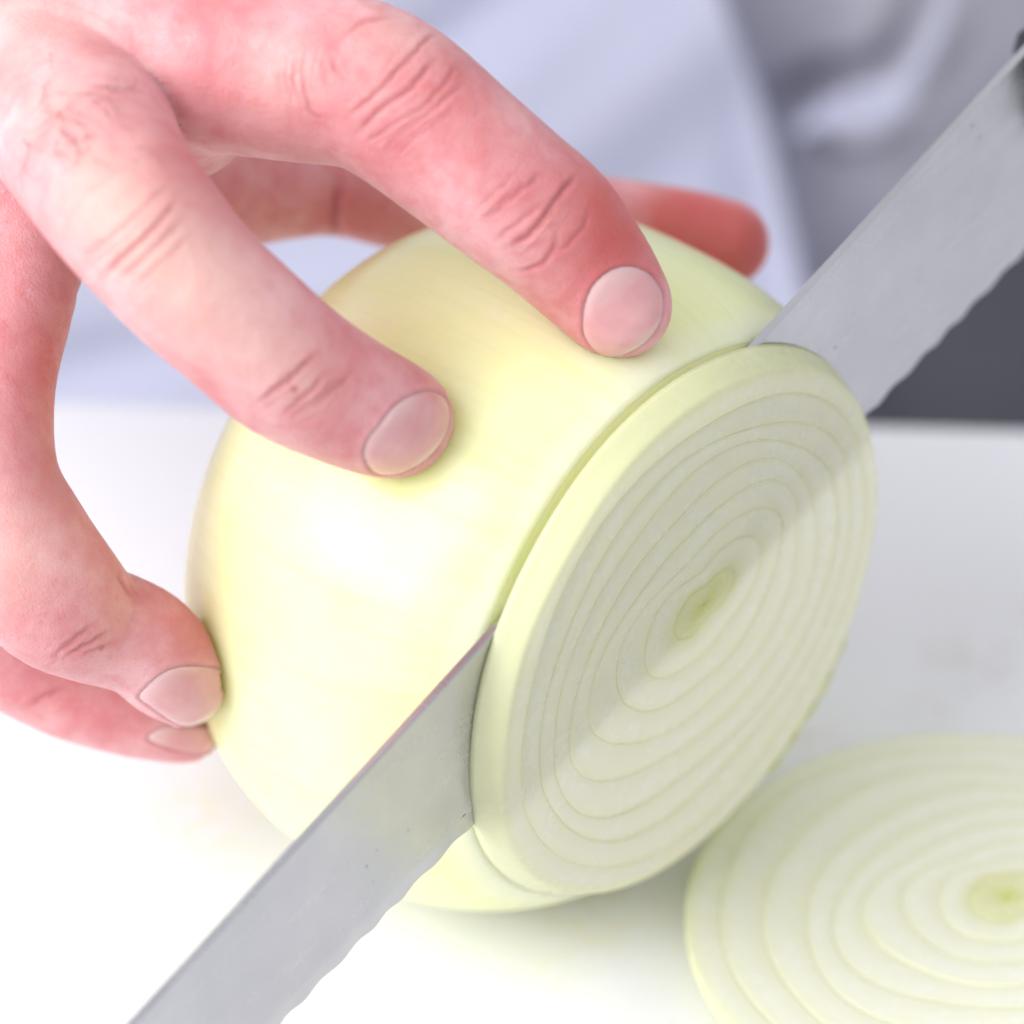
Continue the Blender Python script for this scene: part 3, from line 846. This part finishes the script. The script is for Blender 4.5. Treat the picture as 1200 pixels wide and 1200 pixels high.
def build_hand():
    pos, quads = build_hand_surface()
    pos = pos - sdf_grad(pos) * sdf_chunks(pos)[:, None] * 0.9
    tmp = mesh_np('hand', pos, quads, SKIN)
    md = tmp.modifiers.new('sub', 'SUBSURF'); md.levels = 1; md.render_levels = 1
    dg = bpy.context.evaluated_depsgraph_get()
    me = bpy.data.meshes.new_from_object(tmp.evaluated_get(dg))
    bpy.data.objects.remove(tmp)
    n = len(me.vertices)
    v = np.empty(n * 3, np.float32); me.vertices.foreach_get('co', v); v = v.reshape(-1, 3).astype(np.float64)
    nr = np.empty(n * 3, np.float32); me.vertices.foreach_get('normal', nr); nr = nr.reshape(-1, 3).astype(np.float64)
    disp = np.zeros(n); cre = np.zeros(n); red = np.zeros(n); pale = np.zeros(n); spot = np.zeros(n)
    def near(line, pad):
        lo = line.min(0) - pad; hi = line.max(0) + pad
        return np.nonzero(((v > lo) & (v < hi)).all(1))[0]
    front = (nr @ AB) > -0.3
    lines = [densify(pts) for pts, wd, dp in CREASES]
    lines = [q + rng.normal(0, 0.8, q.shape) for q in lines]
    allq = np.concatenate(lines)
    hits, oks = trace(allq[:, 0], allq[:, 1])
    cuts = np.cumsum([len(q) for q in lines])[:-1]
    for (pts, wd, dp), hit, ok in zip(CREASES, np.split(hits, cuts), np.split(oks, cuts)):
        hit = hit[ok]
        if len(hit) < 2: continue
        ids = near(hit, 0.003)
        d = poly_dist(v[ids], hit)
        tfade = np.minimum(np.linalg.norm(v[ids] - hit[0], axis=1), np.linalg.norm(v[ids] - hit[-1], axis=1))
        fade = np.clip(tfade / 0.0022, 0.25, 1)
        w = wd * 1e-3
        disp[ids] += fade * dp * 1e-3 * (-np.exp(-(d / w) ** 2) + 0.3 * np.exp(-((d - 2.3 * w) / (1.2 * w)) ** 2))
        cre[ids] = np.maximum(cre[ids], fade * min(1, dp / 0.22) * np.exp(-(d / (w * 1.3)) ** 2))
    for lst, arr in ((RED, red), (PALE, pale)):
        a = np.array(lst, float)
        hit, ok = trace(a[:, 0], a[:, 1])
        for (x, y, r, s), h, k in zip(lst, hit, ok):
            if not k: continue
            d2 = ((v - h) ** 2).sum(1); rr = r * S * 0.95
            arr += s * np.exp(-d2 / (rr * rr))
    KN = [(455,95,75,1), (640,255,62,1), (150,270,75,.9), (355,448,60,.9), (105,748,48,.8), (60,815,40,.6), (345,95,50,.6)]
    knk = np.zeros(n); a = np.array(KN, float)
    hit, ok = trace(a[:, 0], a[:, 1])
    for (x, y, r, s_), h in zip(KN, hit):
        knk += s_ * np.exp(-((v - h) ** 2).sum(1) / (r * S) ** 2)
    alo = np.zeros(n); bestd = np.full(n, 9.0)
    for nm, nodes in FINGERS.items():
        A = np.array([node(*q) for q in nodes]); acc = 0.0
        for i in range(len(A) - 1):
            ab = A[i + 1, :3] - A[i, :3]; L = np.linalg.norm(ab)
            t = np.clip((v - A[i, :3]) @ ab / (L * L), 0, 1)
            dd = np.linalg.norm(v - A[i, :3] - t[:, None] * ab, axis=1) - A[i, 3]
            mk = dd < bestd
            bestd[mk] = dd[mk]; alo[mk] = acc + t[mk] * L
            acc += L
    a = np.array(SPOTS, float)
    hit, ok = trace(a[:, 0], a[:, 1])
    for (x, y, r, s), h, k in zip(SPOTS, hit, ok):
        if k: spot += s * np.exp(-((v - h) ** 2).sum(1) / (r * 1e-3) ** 2)
    # nails
    plates = []
    for name, (outl, fdir) in NAILS.items():
        ol = closed_spline(outl, 64)
        c2 = ol.mean(0)
        fd = np.array(fdir) / np.linalg.norm(fdir)
        ol = ol + np.outer(np.clip((ol - c2) @ fd, 0, 99) * 0.07, fd)
        rings = [0.02] + list(np.linspace(0.12, 0.9, 9)) + [0.95, 0.98, 1.0]
        G2 = np.stack([c2 + (ol - c2) * r for r in rings])
        hp, ok = trace(G2[..., 0].ravel(), G2[..., 1].ravel())
        hn = sdf_grad(hp)
        plates.append((name, hp.reshape(len(rings), 64, 3), hn.reshape(len(rings), 64, 3), rings, (ol - c2), fdir))
        border = hp.reshape(len(rings), 64, 3)[-1]
        okb = ok.reshape(len(rings), 64)[-1]
        cl = np.vstack([border, border[:1]])
        ids = near(border, 0.003)
        d = poly_dist(v[ids], cl)
        # inside test through the tangent plane of the nail
        cen = hp[:64].mean(0); nn = hn[:64].mean(0); nn /= np.linalg.norm(nn)
        t1 = border[0] - cen; t1 -= nn * (t1 @ nn); t1 /= np.linalg.norm(t1); t2 = np.cross(nn, t1)
        bx = np.stack([(border - cen) @ t1, (border - cen) @ t2], 1); ba = np.arctan2(bx[:, 1], bx[:, 0]); br = np.hypot(bx[:, 0], bx[:, 1])
        od = np.argsort(ba)
        vx = np.stack([(v[ids] - cen) @ t1, (v[ids] - cen) @ t2], 1)
        rb = np.interp(np.arctan2(vx[:, 1], vx[:, 0]), ba[od], br[od], period=2 * math.pi)
        inside = np.hypot(vx[:, 0], vx[:, 1]) < rb
        f2 = np.array(fdir) / np.linalg.norm(fdir)
        ang = ((border - cen) @ AX) * f2[0] - ((border - cen) @ AU) * f2[1]
        # how far along towards the free edge each skin vertex lies
        tv = (((v[ids] - cen) @ AX) * f2[0] - ((v[ids] - cen) @ AU) * f2[1]) / (np.abs(ang).max() + 1e-9)
        fold = np.clip(0.75 - tv, 0, 1)
        disp[ids] += np.where(inside, -0.00030 * np.clip(d / 0.0012, 0, 1), 0.00022 * fold * np.exp(-((d - 0.0005) / 0.0006) ** 2))
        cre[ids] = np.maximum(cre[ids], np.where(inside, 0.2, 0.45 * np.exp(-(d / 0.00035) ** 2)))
    v = v + nr * disp[:, None]
    off = np.array(world_loc(person))
    me.vertices.foreach_set('co', (v - off).astype(np.float32).ravel())
    me.name = 'hand'
    if not me.materials: me.materials.append(SKIN)
    attr(me, 'red', np.clip(red, 0, 1)); attr(me, 'pale', np.clip(pale, 0, 1)); attr(me, 'spot', np.clip(spot, 0, 1)); attr(me, 'crease', np.clip(cre, 0, 1)); attr(me, 'knuckle', np.clip(knk, 0, 1)); attr(me, 'along', alo)
    me.polygons.foreach_set('use_smooth', np.ones(len(me.polygons), dtype=bool))
    me.update()
    hand = bpy.data.objects.new('hand', me); col.objects.link(hand); hand.parent = person
    for name, hp, hn, rings, ol, fdir in plates:
        V = []; tip = []; lune = []
        f2 = np.array(fdir) / np.linalg.norm(fdir)
        ext = (ol @ f2); emax = ext.max()
        for i, r in enumerate(rings):
            lift = 0.00030 - 0.00040 * (max(0, r - 0.80) / 0.20) ** 2
            V.append(hp[i] + hn[i] * lift)
            a = (ol * r) @ f2 / emax
            tip.append(np.clip((a - 0.72) / 0.25, 0, 1) * (1 if r > 0.6 else 0))
            lune.append(np.clip((-a - 0.25) / 0.5, 0, 1))
        V = np.concatenate(V)
        F = grid_faces(len(rings), 64, False, True) + [list(range(64))[::-1]]
        o = mesh_np('fingernail', V, F, NAIL, hand)
        bm = bmesh.new(); bm.from_mesh(o.data); bmesh.ops.recalc_face_normals(bm, faces=bm.faces); bm.to_mesh(o.data); bm.free()
        if np.mean([p.normal @ Vector(AB) for p in o.data.polygons]) < 0: o.data.flip_normals()
        attr(o.data, 'tip', np.concatenate(tip)); attr(o.data, 'lune', np.concatenate(lune))
    # fine curled hairs on the first segment of the middle finger
    HV, HF, curls = [], [], []
    for k in range(44):
        x, y = 84 + rng.normal(0, 32), 138 + rng.normal(0, 24)
        a = math.radians(rng.uniform(20, 110)); ln = rng.uniform(20, 60); cv = rng.uniform(-.06, .06)
        pts = []
        for i in range(9):
            pts.append((x, y)); x += math.cos(a) * ln / 8; y += math.sin(a) * ln / 8; a += cv * ln / 8
        curls.append(pts)
    cu = np.array(curls).reshape(-1, 2)
    ch, cok = trace(cu[:, 0], cu[:, 1]); cn = sdf_grad(ch)
    for hit, ok, hn in zip(ch.reshape(-1, 9, 3), cok.reshape(-1, 9), cn.reshape(-1, 9, 3)):
        if not ok.all(): continue
        lift = 0.0009 * np.sin(np.linspace(0, math.pi * 0.9, 9)) + 0.00005
        hit = hit + hn * lift[:, None]
        b = len(HV)
        for i in range(9):
            rr = 0.000042 * (1 - 0.6 * i / 8)
            for j in range(3):
                aa = 2 * math.pi * j / 3
                HV.append(hit[i] + rr * (math.cos(aa) * AX + math.sin(aa) * AU))
        HF += [tuple(q + b for q in f) for f in grid_faces(9, 3, False, True)]
    hh = mesh_np('hair', np.array(HV), HF, HAIR, hand)
    hh['kind'] = 'stuff'
build_hand()

# ------------------------------------------------------------------ the person's clothes behind the board
YJ = 0.255
def at_y(px, py, y):
    return on_plane(px, py, (0, y, 0), np.array((0, 1.0, 0)))

def cloth(name, fx0, fx1, z0, z1, yfun, mat, nx=110, nz=130, thick=0.0018):
    """sheet between x=fx0(z) and x=fx1(z); yfun(x,z) gives its depth"""
    zs = np.linspace(z0, z1, nz); us = np.linspace(0, 1, nx)
    V = []
    for z in zs:
        x = fx0(z) + (fx1(z) - fx0(z)) * us
        V.append(np.stack([x, yfun(x, np.full(nx, z)), np.full(nx, z)], 1))
    V = np.concatenate(V)
    o = mesh_np(name, V, grid_faces(nz, nx), mat, person)
    md = o.modifiers.new('thickness', 'SOLIDIFY'); md.thickness = thick; md.offset = 0
    return o

pA = at_y(848, 0, YJ); pB = at_y(952, 360, YJ)
def lapel(z):
    t = (z - pA[2]) / (pB[2] - pA[2])
    return pA[0] + (pB[0] - pA[0]) * t + 0.0006 * math.sin(t * 5)
def fold(x, z, px, py, a, ln, wd, amp, yj=0.255):
    """ridge (amp towards the camera) centred where pixel px,py meets the jacket, running at angle a"""
    c = at_y(px, py, yj)
    dx, dz = x - c[0], z - c[2]
    u = dx * math.cos(a) + dz * math.sin(a); w = -dx * math.sin(a) + dz * math.cos(a)
    return -amp * np.exp(-(u / ln) ** 2 - (w / wd) ** 2)
def y_left(x, z):
    y = YJ + 0.00 * x + 0.35 * np.maximum(0, -x - 0.10) ** 1.5
    y = y + fold(x, z, 545, 45, math.radians(35), .05, .008, -0.010) + fold(x, z, 620, 20, math.radians(50), .05, .012, 0.006)
    y = y + fold(x, z, 760, 190, math.radians(40), .05, .012, -0.006) + fold(x, z, 700, 130, math.radians(35), .06, .012, 0.005)
    y = y + fold(x, z, 440, 320, math.radians(30), .05, .012, 0.008) + fold(x, z, 230, 420, math.radians(10), .05, .008, -0.008)
    y = y + fold(x, z, 880, 250, math.radians(100), .03, .006, -0.006)
    y = y + 0.003 * np.sin(x * 31 + z * 40) + 0.002 * np.sin(z * 71 - x * 20)
    return y
xl = at_y(-500, 300, YJ)[0]
ztop, zbot = at_y(600, -520, YJ)[2], at_y(600, 760, YJ)[2]
cloth('jacket_front', lambda z: xl, lapel, zbot, ztop, y_left, JACKET)

def y_right(x, z):
    y = YJ + 0.020 + 0.5 * np.maximum(0, x - 0.085)
    g = lambda px, py, an, ln, wd, am: fold(x, z, px, py, math.radians(an), ln, wd, am, YJ + 0.016)
    y = y + g(1010, 140, 16, .0085, .0042, 0.013) + g(985, 98, 26, .013, .0030, -0.007) + g(1010, 175, 6, .012, .0035, -0.006)
    y = y + g(1082, 68, 58, .010, .0034, 0.007) + g(1060, 40, 62, .016, .0040, -0.004) + g(1105, 75, 58, .010, .0030, -0.005)
    y = y + g(945, 150, 25, .008, .0030, 0.004) + g(1030, 10, 78, .020, .0050, 0.004) + g(925, 130, 20, .010, .0040, -0.004)
    y = y + 0.0025 * np.sin(x * 50 + z * 33) + 0.0015 * np.sin(x * 110 - z * 60)
    return y
xr = at_y(1700, 300, YJ)[0]
cloth('jacket_under_panel', lambda z: lapel(z) - 0.02, lambda z: xr, zbot, ztop, y_right, JACKET_SHADED, 220, 200)

def build_knot():
    ctl = np.array([(930, 158, 6), (958, 140, 13), (985, 132, 25), (1015, 130, 33), (1044, 114, 26), (1066, 90, 12), (1082, 70, 8), (1096, 40, 7), (1106, 5, 7), (1112, -40, 7)], float)
    n, k = 54, 18
    V = []
    for i in range(n):
        u = i / (n - 1) * (len(ctl) - 1); j = min(len(ctl) - 2, int(u)); t = u - j; t = t * t * (3 - 2 * t)
        px, py, r = ctl[j] * (1 - t) + ctl[j + 1] * t
        c = at_y(px, py, YJ + 0.012)
        d2 = ctl[min(j + 1, len(ctl) - 1)] - ctl[j]; d2 = d2[:2] / np.linalg.norm(d2[:2])
        side = np.array((d2[1], 0, d2[0])); rr = r * S * 1.35
        for q in range(k):
            a = 2 * math.pi * q / k
            w = 1 + 0.14 * math.sin(3 * a + u * 2.2) + 0.08 * math.sin(u * 5 + a)
            V.append(c + rr * w * (math.cos(a) * side + 0.75 * math.sin(a) * np.array((0, 1.0, 0))))
    F = grid_faces(n, k, False, True) + [list(range(k)), [(n - 1) * k + q for q in range(k)][::-1]]
    o = mesh_np('jacket_tie', V, F, JACKET, person)
    bm = bmesh.new(); bm.from_mesh(o.data); bmesh.ops.recalc_face_normals(bm, faces=bm.faces); bm.to_mesh(o.data); bm.free()
build_knot()

ap0 = at_y(1190, 205, YJ); ap1 = at_y(975, 440, YJ)
def y_dark_cloth(x, z):
    return YJ + 0.010 + 0.55 * np.maximum(0, x - 0.085) + 0.004 * np.sin(x * 70 + 1) + 0.003 * np.sin(x * 120 + z * 20)
def build_dark_cloth():
    nx, nz = 90, 60
    V = []
    xs = np.linspace(lapel(zbot) - 0.02, xr, nx)
    for x in xs:
        t = (x - ap1[0]) / (ap0[0] - ap1[0])
        zt = min(ap0[2] + 0.01, ap1[2] + (ap0[2] - ap1[2]) * t)
        zz = np.linspace(zbot - 0.05, zt, nz)
        V.append(np.stack([np.full(nz, x), y_dark_cloth(np.full(nz, x), zz), zz], 1))
    o = mesh_np('dark_cloth', np.concatenate(V), grid_faces(nx, nz), DARK, person)  # dark sheet whose upper edge slants along behind the blade
    md = o.modifiers.new('thickness', 'SOLIDIFY'); md.thickness = 0.002; md.offset = 0
    o['label'] = 'dark grey cloth behind the knife'
build_dark_cloth()

def build_sleeve():
    path = [P(-430, -225, -16), P(-620, -340, -40), P(-900, -560, -110), P(-1150, -800, -190)]
    rad = [0.033, 0.037, 0.044, 0.052]
    path = np.array(path); n = 60; k = 40
    V = []
    for i in range(n):
        u = i / (n - 1) * 3; j = min(2, int(u)); t = u - j
        c = path[j] * (1 - t) + path[j + 1] * t; r = rad[j] * (1 - t) + rad[j + 1] * t
        dr = path[j + 1] - path[j]; dr = dr / np.linalg.norm(dr)
        a1 = np.cross(dr, Z); a1 /= np.linalg.norm(a1); a2 = np.cross(a1, dr)
        for q in range(k):
            a = 2 * math.pi * q / k
            rr = r * (1 + 0.05 * math.sin(u * 9 + a * 2) + 0.03 * math.sin(u * 17 + a * 3))
            V.append(c + rr * (math.cos(a) * a1 + math.sin(a) * a2))
    o = mesh_np('sleeve', V, grid_faces(n, k, False, True), JACKET, person)
    md = o.modifiers.new('thickness', 'SOLIDIFY'); md.thickness = 0.002
build_sleeve()
